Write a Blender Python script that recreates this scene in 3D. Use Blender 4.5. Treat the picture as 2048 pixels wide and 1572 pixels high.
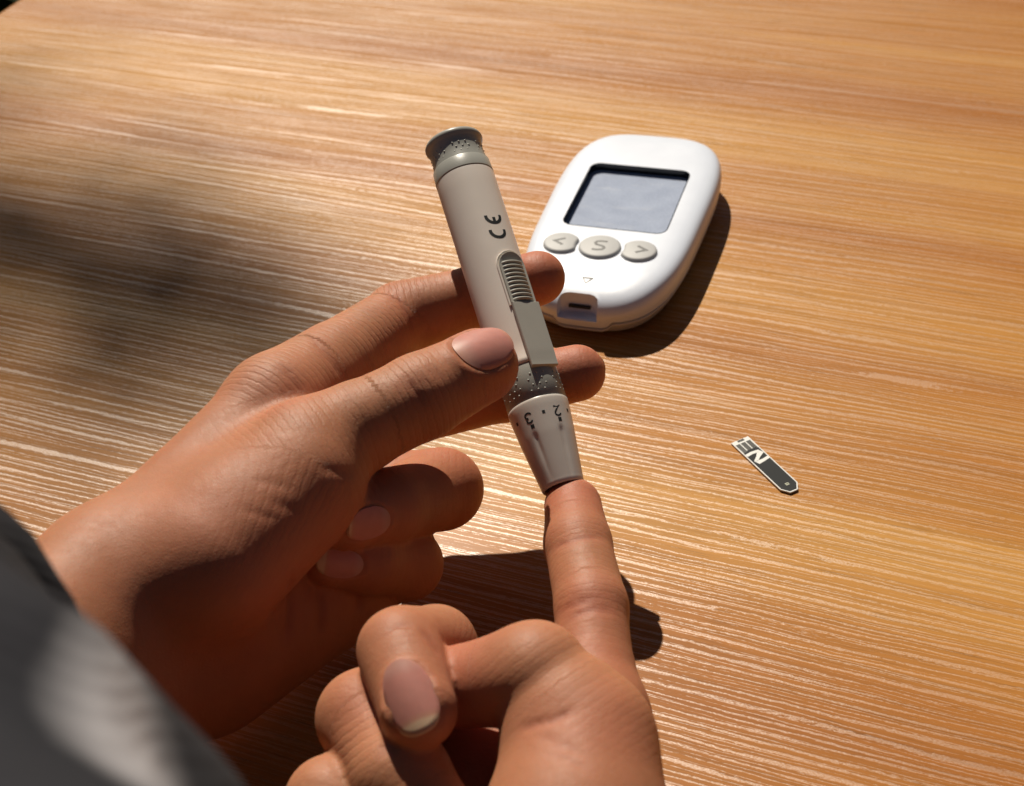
import bpy, bmesh, math, random
import numpy as np
from mathutils import Vector, Matrix, noise as mnoise

for o in list(bpy.data.objects):
    bpy.data.objects.remove(o)
scn = bpy.context.scene
COL = scn.collection
R = math.radians

# ------------------------------------------------------------------ camera
F_PX, TH, RO, CAM_H = 3000.0, R(38), R(-5), 277.0          # focal length in photo pixels, pitch, roll, height (mm)
cR, sR, cT, sT = math.cos(RO), math.sin(RO), math.cos(TH), math.sin(TH)
C_FWD = np.array([0, cT, -sT]); C_UP0 = np.array([0, sT, cT]); C_R0 = np.array([1.0, 0, 0])
C_RIGHT = cR * C_R0 + sR * C_UP0
C_UP = -sR * C_R0 + cR * C_UP0
C_POS = np.array([0, 0, CAM_H])

def ray(px, py):
    return C_FWD + C_RIGHT * (px - 1024) / F_PX - C_UP * (py - 786) / F_PX
def D(px, py, d):                                            # pixel + distance (mm) -> point (mm)
    return C_POS + ray(px, py) * d * F_PX / 2700.0
def G(px, py, z=0.0):                                        # pixel -> point on a level plane
    v = ray(px, py); return C_POS + v * (z - CAM_H) / v[2]

cam = bpy.data.cameras.new('camera'); camo = bpy.data.objects.new('camera', cam); COL.objects.link(camo)
M = Matrix.Identity(4)
for i in range(3):
    M[i][0], M[i][1], M[i][2], M[i][3] = C_RIGHT[i], C_UP[i], -C_FWD[i], C_POS[i] / 1000
camo.matrix_world = M
cam.sensor_width = 36; cam.lens = 36 * F_PX / 2048
cam.clip_start = 0.01; cam.clip_end = 200
cam.dof.use_dof = True; cam.dof.focus_distance = 0.372; cam.dof.aperture_fstop = 24
scn.camera = camo

# ------------------------------------------------------------------ light
SUN_EL, SUN_AZ = R(46), R(-10)                               # azimuth from +Y, negative = towards -X
S_DIR = np.array([math.cos(SUN_EL) * math.sin(SUN_AZ), math.cos(SUN_EL) * math.cos(SUN_AZ), math.sin(SUN_EL)])
world = bpy.data.worlds.new('World'); scn.world = world; world.use_nodes = True
wn = world.node_tree.nodes; bg = wn['Background']
sky = wn.new('ShaderNodeTexSky'); sky.sky_type = 'NISHITA'; sky.sun_disc = False
sky.sun_elevation = SUN_EL; sky.sun_rotation = SUN_AZ
world.node_tree.links.new(sky.outputs[0], bg.inputs[0]); bg.inputs[1].default_value = 0.02
sun = bpy.data.lights.new('sun', 'SUN'); sun.energy = 5.0; sun.angle = R(0.53); sun.color = (1.0, 0.91, 0.77)
suno = bpy.data.objects.new('sun', sun); COL.objects.link(suno)
suno.rotation_euler = Vector(S_DIR).to_track_quat('Z', 'Y').to_euler()
suno.location = (-1, 2, 3)
scn.view_settings.view_transform = 'Standard'; scn.view_settings.look = 'None'
scn.view_settings.exposure = 0.08; scn.view_settings.gamma = 1.0; scn.view_settings.use_curve_mapping = False

# ------------------------------------------------------------------ helpers
def tag(o, label=None, cat=None, kind=None, group=None):
    if label: o['label'] = label
    if cat: o['category'] = cat
    if kind: o['kind'] = kind
    if group: o['group'] = group
    return o
def empty(name, loc=(0, 0, 0), mat=None):
    o = bpy.data.objects.new(name, None); COL.objects.link(o); o.empty_display_size = 0.01
    o.matrix_world = mat if mat is not None else Matrix.Translation(loc)
    return o
def mesh_obj(name, V, Fc, mat, parent=None, smooth=True, scale=0.001, keep_world=False):
    me = bpy.data.meshes.new(name)
    me.from_pydata([tuple(float(c) * scale for c in v) for v in V], [], [tuple(f) for f in Fc])
    me.validate(); me.update()
    if smooth: me.polygons.foreach_set('use_smooth', [True] * len(me.polygons))
    o = bpy.data.objects.new(name, me); COL.objects.link(o)
    if mat: me.materials.append(mat)
    if parent:
        o.parent = parent
        if keep_world: o.matrix_parent_inverse = (parent.matrix_world if parent.parent is None else parent.parent.matrix_world @ parent.matrix_parent_inverse).inverted()
    return o
def sharp(o, ang=35):
    o.data.set_sharp_from_angle(angle=R(ang)); return o

class NT:
    """small node-graph builder"""
    def __init__(s, name):
        s.m = bpy.data.materials.new(name); s.m.use_nodes = True
        s.n = s.m.node_tree.nodes; s.l = s.m.node_tree.links
        s.b = s.n['Principled BSDF']
    def set(s, node, k, v):
        if v is None: return
        i = node.inputs[k]
        if hasattr(v, 'is_output'): s.l.new(v, i)
        else: i.default_value = v
    def node(s, t, out=0, attrs=None, **kw):
        n = s.n.new(t)
        for k, v in (attrs or {}).items(): setattr(n, k, v)
        for k, v in kw.items(): s.set(n, k.replace('_', ' ') if k.replace('_', ' ') in n.inputs else k, v)
        return n.outputs[out]
    def math(s, op, a, b=None, c=None, clamp=False):
        n = s.n.new('ShaderNodeMath'); n.operation = op; n.use_clamp = clamp
        s.set(n, 0, a); s.set(n, 1, b); s.set(n, 2, c); return n.outputs[0]
    def co(s, scale=(1, 1, 1), rot=(0, 0, 0), kind='Object', vec=None):
        n = s.n.new('ShaderNodeMapping'); n.inputs['Scale'].default_value = scale; n.inputs['Rotation'].default_value = rot
        s.l.new(vec if vec is not None else s.node_out('ShaderNodeTexCoord', kind), n.inputs['Vector']); return n.outputs[0]
    def node_out(s, t, name):
        return s.n.new(t).outputs[name]
    def noise(s, vec, scale=1.0, detail=2.0, rough=0.5, dist=0.0, out=0):
        n = s.n.new('ShaderNodeTexNoise'); s.set(n, 'Vector', vec); s.set(n, 'Scale', scale); s.set(n, 'Detail', detail)
        s.set(n, 'Roughness', rough); s.set(n, 'Distortion', dist); return n.outputs[out]
    def ramp(s, fac, stops, interp='LINEAR'):
        n = s.n.new('ShaderNodeValToRGB'); n.color_ramp.interpolation = interp; e = n.color_ramp.elements
        while len(e) < len(stops): e.new(0.5)
        for i, (p, c) in enumerate(stops):
            e[i].position = p; e[i].color = (c, c, c, 1) if not hasattr(c, '__len__') else (*c, 1)
        s.l.new(fac, n.inputs[0]); return n.outputs[0]
    def mix(s, fac, a, b, mode='MIX'):
        n = s.n.new('ShaderNodeMix'); n.data_type = 'RGBA'; n.blend_type = mode
        s.set(n, 0, fac)
        for k, v in ((6, a), (7, b)):
            if not hasattr(v, 'is_output') and len(v) == 3: v = (*v, 1)
            s.set(n, k, v)
        return n.outputs[2]
    def attr(s, name):
        n = s.n.new('ShaderNodeAttribute'); n.attribute_name = name; return n.outputs['Fac']
    def bump(s, h, strength=1.0, dist=0.001, normal=None):
        n = s.n.new('ShaderNodeBump'); s.set(n, 'Height', h); s.set(n, 'Strength', strength); s.set(n, 'Distance', dist)
        if normal is not None: s.l.new(normal, n.inputs['Normal'])
        return n.outputs[0]
    def out(s, **kw):
        names = dict(color='Base Color', rough='Roughness', spec='Specular IOR Level', normal='Normal', sss='Subsurface Weight',
                     sss_r='Subsurface Radius', sss_s='Subsurface Scale', coat='Coat Weight', coat_r='Coat Roughness', metal='Metallic',
                     sheen='Sheen Weight', trans='Transmission Weight', ior='IOR', alpha='Alpha', aniso='Anisotropic')
        for k, v in kw.items():
            if not hasattr(v, 'is_output') and hasattr(v, '__len__') and len(v) == 3 and k == 'color': v = (*v, 1)
            s.set(s.b, names[k], v)
        return s.m

def plastic(name, col, rough=0.4, speck=0.02, sss=0.0, spec=0.5, bump=0.15, bscale=2500):
    t = NT(name)
    n = t.noise(t.co(), 180, 3)
    c = t.mix(t.math('MULTIPLY', n, 1.0), tuple(max(0, x * (1 - speck * 2)) for x in col), tuple(min(1, x * (1 + speck * 2)) for x in col))
    fine = t.noise(t.co(), bscale, 2)
    kw = dict(color=c, rough=t.math('MULTIPLY_ADD', t.noise(t.co(), 90, 3), 0.16, rough - 0.08), spec=spec, normal=t.bump(fine, bump, 0.00006))
    if sss: kw.update(sss=sss, sss_s=0.002, sss_r=(1, 0.8, 0.6))
    return t.out(**kw)

# ------------------------------------------------------------------ materials
def mat_wood():
    t = NT('wood_laminate')
    base = t.node_out('ShaderNodeTexCoord', 'Object')
    warp = t.noise(t.co((6, 14, 1)), 1.0, 3, out=1)
    wv = t.n.new('ShaderNodeVectorMath'); wv.operation = 'MULTIPLY_ADD'
    t.l.new(warp, wv.inputs[0]); wv.inputs[1].default_value = (0.0, 0.006, 0); t.l.new(base, wv.inputs[2])
    v = wv.outputs[0]
    bands = t.noise(t.co((0.9, 17, 1), vec=v), 1.0, 4, 0.55, 0.3)
    col = t.ramp(bands, [(0.28, (0.30, 0.098, 0.016)), (0.41, (0.38, 0.145, 0.026)), (0.53, (0.44, 0.190, 0.038)), (0.63, (0.51, 0.248, 0.058)), (0.75, (0.45, 0.20, 0.044))])
    fine = t.noise(t.co((9, 420, 1), vec=v), 1.0, 4, 0.6)
    col = t.mix(0.8, col, t.ramp(fine, [(0.30, 0.80), (0.5, 0.97), (0.7, 1.08)]), 'MULTIPLY')
    pores = t.noise(t.co((55, 1500, 1), vec=v), 1.0, 2, 0.5)
    col = t.mix(0.5, col, t.ramp(pores, [(0.30, 0.55), (0.42, 1.0)]), 'MULTIPLY')
    def warp2(sc, amp):
        w2 = t.noise(t.co(sc), 1.0, 2, out=1)
        n = t.n.new('ShaderNodeVectorMath'); n.operation = 'MULTIPLY_ADD'
        t.l.new(w2, n.inputs[0]); n.inputs[1].default_value = (0.0, amp, 0); t.l.new(v, n.inputs[2]); return n.outputs[0]
    vw = warp2((90, 300, 1), 0.0009)
    sep = t.n.new('ShaderNodeSeparateXYZ'); t.l.new(vw, sep.inputs[0])
    brk = t.noise(t.co((520, 1700, 1), vec=vw), 1.0, 4, 0.7)
    def grooves(freq, irr, pres_scale, thr, seed):
        ph = t.math('ADD', t.math('MULTIPLY', sep.outputs[1], freq), t.math('MULTIPLY', t.noise(t.co((2.5 + seed, 70, 1), vec=v), 1.0, 2, 0.5), irr))
        fr = t.math('ABSOLUTE', t.math('SUBTRACT', t.math('FRACT', ph), 0.5))          # 0 on the line
        ln_ = t.math('SUBTRACT', 0.15, fr)
        pr = t.math('SUBTRACT', t.noise(t.co((pres_scale, 330, 1), (0, 0, 0), vec=v), 1.0 + 0.1 * seed, 2, 0.5), thr)
        x = t.math('ADD', t.math('ADD', ln_, t.math('MULTIPLY', pr, 0.55)), t.math('MULTIPLY_ADD', brk, 0.50, -0.25))
        return t.ramp(x, [(0.01, 0.0), (0.08, 1.0)])
    lines = t.math('MAXIMUM', grooves(420, 6.0, 12, 0.47, 0), t.math('MULTIPLY', grooves(830, 7.0, 18, 0.54, 3), 0.85))
    grit = t.noise(t.co((1700, 2600, 1)), 1.0, 3, 0.7)
    g2 = t.ramp(grit, [(0.35, 0.0), (0.65, 1.0)])
    h = t.math('ADD', t.math('MULTIPLY', lines, -0.6), t.math('MULTIPLY', g2, 0.18))
    nrm = t.bump(h, 0.6, 0.00014)
    col = t.mix(t.math('MULTIPLY', lines, 0.12), col, (0.62, 0.36, 0.13))
    rough = t.math('SUBTRACT', 0.57, t.math('MULTIPLY', lines, 0.16))
    return t.out(color=col, rough=rough, spec=t.math('MULTIPLY_ADD', t.math('MULTIPLY', lines, t.math('MULTIPLY_ADD', g2, 0.8, 0.25)), 1.0, 0.08), normal=nrm, coat=0.14, coat_r=0.3)

def mat_skin(name, tone):
    t = NT(name)
    red = t.attr('red'); pale = t.attr('pale')
    mott = t.noise(t.co(), 95, 4, 0.6)
    c0 = t.mix(t.ramp(mott, [(0.3, 0), (0.7, 1)]), tuple(x * 0.90 for x in tone), tuple(min(1, x * 1.10) for x in tone))
    c1 = t.mix(t.math('MULTIPLY', red, 0.75, clamp=True), c0, (0.45, 0.122, 0.076))
    c2 = t.mix(t.math('MULTIPLY', pale, 0.7, clamp=True), c1, (0.58, 0.29, 0.16))
    blot = t.ramp(t.noise(t.co(), 48, 3, 0.6), [(0.42, 0.0), (0.66, 1.0)])
    c2 = t.mix(t.math('MULTIPLY', blot, 0.35), c2, (0.40, 0.145, 0.080))
    crs = t.attr('crease')
    c3 = t.mix(t.math('MULTIPLY', crs, 0.55, clamp=True), c2, (0.30, 0.085, 0.05))
    # skin relief: cells, fine lines across the fingers near the joints
    vo = t.n.new('ShaderNodeTexVoronoi'); vo.feature = 'DISTANCE_TO_EDGE'
    t.l.new(t.co((1, 1, 1)), vo.inputs['Vector']); vo.inputs['Scale'].default_value = 1500
    cells = t.ramp(vo.outputs['Distance'], [(0.0, 0.0), (0.16, 1.0)])
    wu = t.attr('wu'); wm = t.attr('wm')
    jit = t.math('MULTIPLY', t.noise(t.co(), 420, 3), 5.0)
    w1 = t.math('SINE', t.math('ADD', t.math('MULTIPLY', wu, 3.6), jit))
    wv = t.math('MULTIPLY', t.ramp(t.math('MULTIPLY_ADD', w1, 0.5, 0.5), [(0.0, 0.0), (0.45, 1.0)]), wm)
    w0 = t.math('MULTIPLY', wm, 0.55)
    h = t.math('ADD', t.math('MULTIPLY', cells, 0.10), t.math('MULTIPLY', t.math('SUBTRACT', wv, w0), 1.3))
    h = t.math('ADD', h, t.math('ADD', t.math('MULTIPLY', t.noise(t.co((1, 1, 1)), 700, 5, 0.65), 0.42), t.math('MULTIPLY', t.noise(t.co(), 160, 3, 0.5), 0.8)))
    rough = t.math('MULTIPLY_ADD', t.noise(t.co(), 600, 2), 0.2, 0.46)
    return t.out(color=c3, rough=rough, spec=0.32, normal=t.bump(h, 0.75, 0.00022),
                 sss=0.5, sss_r=(1.0, 0.30, 0.14), sss_s=0.0020)

def mat_nail(name, bed):
    t = NT(name)
    nv = t.attr('nv'); edge = t.attr('ne')
    c = t.ramp(nv, [(0.0, (0.48, 0.24, 0.18)), (0.10, (0.50, 0.26, 0.21)), (0.24, bed), (0.70, bed), (0.76, (0.50, 0.24, 0.17)), (0.80, (0.56, 0.38, 0.25)), (1.0, (0.54, 0.38, 0.26))])
    st = t.noise(t.co(), 500, 2)
    c = t.mix(0.25, c, t.ramp(st, [(0.3, 0.8), (0.7, 1.1)]), 'MULTIPLY')
    return t.out(color=c, rough=0.42, spec=0.35, sss=0.35, sss_r=(1, 0.4, 0.25), sss_s=0.0015, normal=t.bump(st, 0.12, 0.0001))

def mat_fabric():
    t = NT('grey_knit_fabric')
    n = t.noise(t.co(), 40, 4)
    c = t.mix(t.ramp(n, [(0.35, 0), (0.65, 1)]), (0.020, 0.021, 0.025), (0.034, 0.034, 0.040))
    c = t.mix(t.ramp(t.attr('sun_patch'), [(0.2, 0), (0.8, 1)]), c, (0.40, 0.39, 0.41))  # sunlit patch painted into the cloth colour
    wa = t.n.new('ShaderNodeTexWave'); wa.bands_direction = 'DIAGONAL'; t.l.new(t.co(), wa.inputs['Vector'])
    wa.inputs['Scale'].default_value = 320; wa.inputs['Distortion'].default_value = 1.5
    h = t.math('ADD', wa.outputs['Fac'], t.noise(t.co(), 900, 3))
    return t.out(color=c, rough=0.9, spec=0.06, sheen=0.02, normal=t.bump(h, 0.2, 0.0003))

W_WOOD = mat_wood()
SKIN = mat_skin('skin', (0.40, 0.170, 0.086))
NAIL = mat_nail('nail', (0.50, 0.215, 0.175))
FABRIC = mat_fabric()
M_WHITE = plastic('white_plastic', (0.72, 0.765, 0.86), 0.34, 0.01, bump=0.5, bscale=5200)
M_LOWER = plastic('off_white_plastic', (0.60, 0.56, 0.51), 0.42, 0.02)
M_BUTTON = plastic('grey_rubber', (0.43, 0.43, 0.425), 0.55, 0.02, bump=0.4)
M_INK = plastic('dark_print', (0.022, 0.024, 0.024), 0.5, 0.05, spec=0.3)
M_BLACKGLOSS = plastic('black_gloss', (0.010, 0.011, 0.013), 0.14, 0.05, bump=0.02)
M_ENGRAVE = plastic('grey_marking', (0.05, 0.049, 0.047), 0.5, 0.05)
M_CREAM = plastic('cream_plastic', (0.80, 0.71, 0.63), 0.36, 0.015, sss=0.15, bump=0.12)
M_NOSE = plastic('pale_grey_plastic', (0.66, 0.60, 0.54), 0.33, 0.015, sss=0.15, bump=0.1)
M_GREY = plastic('grey_plastic', (0.34, 0.335, 0.30), 0.36, 0.02, bump=0.2)
M_SLIDE = plastic('grey_slide_plastic', (0.42, 0.40, 0.35), 0.40, 0.02, bump=0.2)
M_DARK = plastic('dark_inside', (0.02, 0.018, 0.016), 0.7, 0.05)

def mat_lcd():
    t = NT('lcd_glass')
    sp = t.noise(t.co(), 1900, 2)
    cl = t.noise(t.co(), 140, 3)
    c = t.mix(t.ramp(cl, [(0.3, 0), (0.7, 1)]), (0.36, 0.41, 0.53), (0.42, 0.475, 0.60))
    c = t.mix(0.5, c, t.ramp(sp, [(0.35, 0.86), (0.65, 1.1)]), 'MULTIPLY')
    smear = t.ramp(t.noise(t.co((1, 3, 1), (0, 0, 0.6)), 60, 5, 0.65), [(0.55, 0.0), (0.8, 1.0)])
    c = t.mix(t.math('MULTIPLY', smear, 0.35), c, (0.55, 0.56, 0.58))
    return t.out(color=c, rough=t.math('MULTIPLY_ADD', smear, 0.2, 0.16), spec=0.5)
M_LCD = mat_lcd()
M_STRIPWHITE = plastic('strip_white', (0.72, 0.72, 0.69), 0.35, 0.02)
M_STRIPBLACK = plastic('strip_black', (0.022, 0.024, 0.025), 0.6, 0.08, spec=0.12)
M_STRIPPAD = plastic('strip_pad', (0.05, 0.05, 0.042), 0.3, 0.1)
M_OLIVE = plastic('strip_window', (0.34, 0.35, 0.25), 0.4, 0.1)

# ------------------------------------------------------------------ table and ground
GR = R(-25.0)                                                # grain direction on the table
gx = np.array([math.cos(GR), math.sin(GR), 0]); gy = np.array([-math.sin(GR), math.cos(GR), 0])
def box(V, Fc, lo, hi, b=0.0):
    i = len(V)
    x0, y0, z0 = lo; x1, y1, z1 = hi
    V += [(x0, y0, z0), (x1, y0, z0), (x1, y1, z0), (x0, y1, z0), (x0, y0, z1), (x1, y0, z1), (x1, y1, z1), (x0, y1, z1)]
    Fc += [(i, i + 3, i + 2, i + 1), (i + 4, i + 5, i + 6, i + 7), (i, i + 1, i + 5, i + 4), (i + 1, i + 2, i + 6, i + 5), (i + 2, i + 3, i + 7, i + 6), (i + 3, i, i + 4, i + 7)]
def bevel(o, w, seg=2, ang=40):
    m = o.modifiers.new('bevel', 'BEVEL'); m.width = w; m.segments = seg; m.limit_method = 'ANGLE'; m.angle_limit = R(ang); return o

def build_table():
    corner = G(4, 18)                                        # a point of the left edge
    mw = Matrix.Translation(Vector(corner / 1000)) @ Matrix.Rotation(GR, 4, 'Z')
    root = empty('table', mat=mw)
    tag(root, 'wood grain table with streaky orange brown top under the hands', 'table')
    V, Fc = [], []; box(V, Fc, (0, -900, -28), (1400, 520, 0))
    o = mesh_obj('table_top', V, Fc, W_WOOD, root, smooth=False); bevel(o, 0.003, 3)
    leg = plastic('table_leg_paint', (0.05, 0.045, 0.04), 0.5)
    for x in (60, 1290):
        for y in (-850, 420):
            V, Fc = [], []; box(V, Fc, (x, y, -750), (x + 50, y + 50, -28.5))
            bevel(mesh_obj('leg', V, Fc, leg, root, smooth=False), 0.003, 2)
build_table()

def build_ground():
    t = NT('lawn')
    n = t.noise(t.co(), 60, 6, 0.7)
    m = t.out(color=t.ramp(n, [(0.3, (0.012, 0.022, 0.006)), (0.7, (0.035, 0.06, 0.016))]), rough=0.9, spec=0.2, normal=t.bump(n, 1.0, 0.03))
    s = 60000
    V = [(-s, -s, -750), (s, -s, -750), (s, s, -750), (-s, s, -750)]
    tag(mesh_obj('ground', V, [(0, 1, 2, 3)], m, smooth=False), kind='structure')
build_ground()

# ------------------------------------------------------------------ signed distance modelling for the hands
class Field:
    def __init__(s, lo, hi, st):
        s.lo = np.array(lo, float); s.st = st
        s.n = np.ceil((np.array(hi) - s.lo) / st).astype(int) + 1
        s.ax = [(s.lo[i] + st * np.arange(s.n[i])).astype(np.float32) for i in range(3)]
        s.FAR = 16.0
    def new(s): return np.full(s.n, s.FAR, np.float32)
    def block(s, pts, rad):
        pts = np.array(pts); a = np.maximum(np.floor((pts.min(0) - rad - s.lo) / s.st).astype(int), 0)
        b = np.minimum(np.ceil((pts.max(0) + rad - s.lo) / s.st).astype(int) + 1, s.n)
        b = np.maximum(b, a)
        return tuple(slice(a[i], b[i]) for i in range(3))
    def xyz(s, sl):
        return np.meshgrid(s.ax[0][sl[0]], s.ax[1][sl[1]], s.ax[2][sl[2]], indexing='ij', sparse=True)
    def cone(s, A, a, b, r1, r2, k=3.0, flat=None):
        """smooth-union a tapered capsule into A; flat = (direction, factor<1) squashes the section"""
        a = np.array(a, float); b = np.array(b, float)
        sl = s.block([a, b], max(r1, r2) + 13)
        X, Y, Z = s.xyz(sl)
        ba = b - a; L2 = float(ba @ ba) + 1e-9
        px, py, pz = X - a[0], Y - a[1], Z - a[2]
        t = np.clip((px * ba[0] + py * ba[1] + pz * ba[2]) / L2, 0, 1)
        qx, qy, qz = px - t * ba[0], py - t * ba[1], pz - t * ba[2]
        d2 = qx * qx + qy * qy + qz * qz
        if flat is not None:
            n = np.array(flat[0], float); n /= np.linalg.norm(n)
            qn = qx * n[0] + qy * n[1] + qz * n[2]
            d2 = d2 + qn * qn * (1 / flat[1] ** 2 - 1)
        tt = t * t * (3 - 2 * t)
        d = np.sqrt(d2) - (r1 + (r2 - r1) * tt)
        s.smin(A, sl, d.astype(np.float32), k)
    def smin(s, A, sl, d, k):
        B = A[sl]
        h = np.maximum(k - np.abs(B - d), 0) / k
        A[sl] = np.minimum(B, d) - h * h * (k * 0.25)
    def union(s, A, B, k=1.0):
        h = np.maximum(k - np.abs(A - B), 0) / k
        return np.minimum(A, B) - h * h * (k * 0.25)
    def crease(s, A, c, axis, n, r, depth=0.7, w=0.8, curve=0.0, spread=0.2, tilt=0.0):
        """a groove running across a finger at c: axis along the finger, n the side it lies on"""
        c = np.array(c, float); axis = np.array(axis, float) / np.linalg.norm(axis)
        n = np.array(n, float); n = n - axis * (n @ axis); n /= np.linalg.norm(n); bt = np.cross(axis, n)
        sl = s.block([c], r + 5); X, Y, Z = s.xyz(sl)
        px, py, pz = X - c[0], Y - c[1], Z - c[2]
        u = px * axis[0] + py * axis[1] + pz * axis[2]
        hn = px * n[0] + py * n[1] + pz * n[2]; hb = px * bt[0] + py * bt[1] + pz * bt[2]
        rad = np.sqrt(hn * hn + hb * hb) + 1e-6
        f = np.clip((hn / rad - spread) / 0.4, 0, 1); f = f * f * (3 - 2 * f)
        ss = u - curve * (hb / r) ** 2 - tilt * hb / r
        lim = np.clip((r + 5 - np.sqrt(u * u + rad * rad)) / 4, 0, 1)
        A[sl] += (depth * np.exp(-(ss / w) ** 2) * f * lim).astype(np.float32)
    def line_groove(s, A, pts, depth=0.8, w=1.0):
        """a groove along a polyline in space"""
        for a, b in zip(pts[:-1], pts[1:]):
            a = np.array(a, float); b = np.array(b, float); sl = s.block([a, b], 5)
            X, Y, Z = s.xyz(sl); ba = b - a
            px, py, pz = X - a[0], Y - a[1], Z - a[2]
            t = np.clip((px * ba[0] + py * ba[1] + pz * ba[2]) / (ba @ ba), 0, 1)
            d2 = (px - t * ba[0]) ** 2 + (py - t * ba[1]) ** 2 + (pz - t * ba[2]) ** 2
            A[sl] += (depth * np.exp(-d2 / (w * w))).astype(np.float32)
    def dent(s, A, a, b, depth, w):
        sl = s.block([a, b], 3 * w); X, Y, Z = s.xyz(sl); c = (a + b) / 2
        ba = b - a; L = np.linalg.norm(ba) + 1e-6; u = ba / L
        px, py, pz = X - c[0], Y - c[1], Z - c[2]
        t = np.clip(px * u[0] + py * u[1] + pz * u[2], -L / 2, L / 2)
        d2 = (px - t * u[0]) ** 2 + (py - t * u[1]) ** 2 + (pz - t * u[2]) ** 2
        # neighbouring bits overlap at their ends, so weight by the inner part only
        tt = px * u[0] + py * u[1] + pz * u[2]
        wt = np.clip((L / 2 + w * 0.5 - np.abs(tt)) / w, 0, 1)
        A[sl] += (depth * np.exp(-d2 / (w * w)) * wt).astype(np.float32)
    def sample(s, A, P):
        q = (np.asarray(P) - s.lo) / s.st
        q = np.clip(q, 0, s.n - 1.001); i = q.astype(int); f = q - i
        out = 0
        for dx in (0, 1):
            for dy in (0, 1):
                for dz in (0, 1):
                    w = (f[:, 0] if dx else 1 - f[:, 0]) * (f[:, 1] if dy else 1 - f[:, 1]) * (f[:, 2] if dz else 1 - f[:, 2])
                    out = out + w * A[i[:, 0] + dx, i[:, 1] + dy, i[:, 2] + dz]
        return out
    def grad(s, A, P, e=0.6):
        g = np.zeros_like(P)
        for k in range(3):
            d = np.zeros(3); d[k] = e
            g[:, k] = (s.sample(A, P + d) - s.sample(A, P - d)) / (2 * e)
        return g
    def nets(s, A):
        ins = A < 0
        c = np.zeros(s.n - 1, np.int8)
        for dx in (0, 1):
            for dy in (0, 1):
                for dz in (0, 1):
                    c += ins[dx:s.n[0] - 1 + dx, dy:s.n[1] - 1 + dy, dz:s.n[2] - 1 + dz]
        I = np.argwhere((c > 0) & (c < 8))
        vid = np.full(s.n - 1, -1, np.int32); vid[I[:, 0], I[:, 1], I[:, 2]] = np.arange(len(I))
        acc = np.zeros((len(I), 3)); cnt = np.zeros(len(I))
        cs = [(x, y, z) for x in (0, 1) for y in (0, 1) for z in (0, 1)]
        for p in cs:
            for k in range(3):
                if p[k]: continue
                q = list(p); q[k] = 1
                va = A[I[:, 0] + p[0], I[:, 1] + p[1], I[:, 2] + p[2]]; vb = A[I[:, 0] + q[0], I[:, 1] + q[1], I[:, 2] + q[2]]
                m = (va < 0) != (vb < 0)
                t = np.where(m, va / np.where(m, va - vb, 1), 0)
                pt = np.tile(np.array(p, float), (len(I), 1)); pt[:, k] += t
                acc[m] += pt[m]; cnt[m] += 1
        V = s.lo + s.st * (I + acc / cnt[:, None])
        Q = []
        for k in range(3):
            o = [0, 1, 2]; o.remove(k); j1, j2 = o
            sa = [slice(None)] * 3; sb = [slice(None)] * 3
            sa[k] = slice(0, -1); sb[k] = slice(1, None)
            a = ins[tuple(sa)]; b = ins[tuple(sb)]
            E = np.argwhere(a != b)
            E = E[(E[:, j1] > 0) & (E[:, j2] > 0) & (E[:, j1] < s.n[j1] - 1) & (E[:, j2] < s.n[j2] - 1)]
            fl = a[E[:, 0], E[:, 1], E[:, 2]]
            def cell(d1, d2):
                c_ = E.copy(); c_[:, j1] += d1; c_[:, j2] += d2
                return vid[c_[:, 0], c_[:, 1], c_[:, 2]]
            q = np.stack([cell(-1, -1), cell(0, -1), cell(0, 0), cell(-1, 0)], 1)
            if k == 1: fl = ~fl
            q[~fl] = q[~fl][:, ::-1]
            Q.append(q)
        return V, np.concatenate(Q)
    def mesh(s, A, proj=3):
        V, Q = s.nets(A)
        for _ in range(proj):
            d = s.sample(A, V); g = s.grad(A, V)
            V = V - np.clip(d, -1, 1)[:, None] * g / np.maximum((g * g).sum(1), 0.2)[:, None]
        return V, Q

def smooth_np(V, Q, it=2, lam=0.5):
    e = np.concatenate([Q[:, [0, 1]], Q[:, [1, 2]], Q[:, [2, 3]], Q[:, [3, 0]]])
    for _ in range(it):
        acc = np.zeros_like(V); cnt = np.zeros(len(V))
        for k in range(3):
            acc[:, k] = np.bincount(e[:, 0], V[e[:, 1], k], len(V)) + np.bincount(e[:, 1], V[e[:, 0], k], len(V))
        cnt = np.bincount(e[:, 0], minlength=len(V)) + np.bincount(e[:, 1], minlength=len(V))
        V = V + lam * (acc / np.maximum(cnt, 1)[:, None] - V)
    return V

def unit(v): v = np.array(v, float); return v / np.linalg.norm(v)
TOCAM = lambda p: unit(C_POS - np.array(p))

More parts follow.
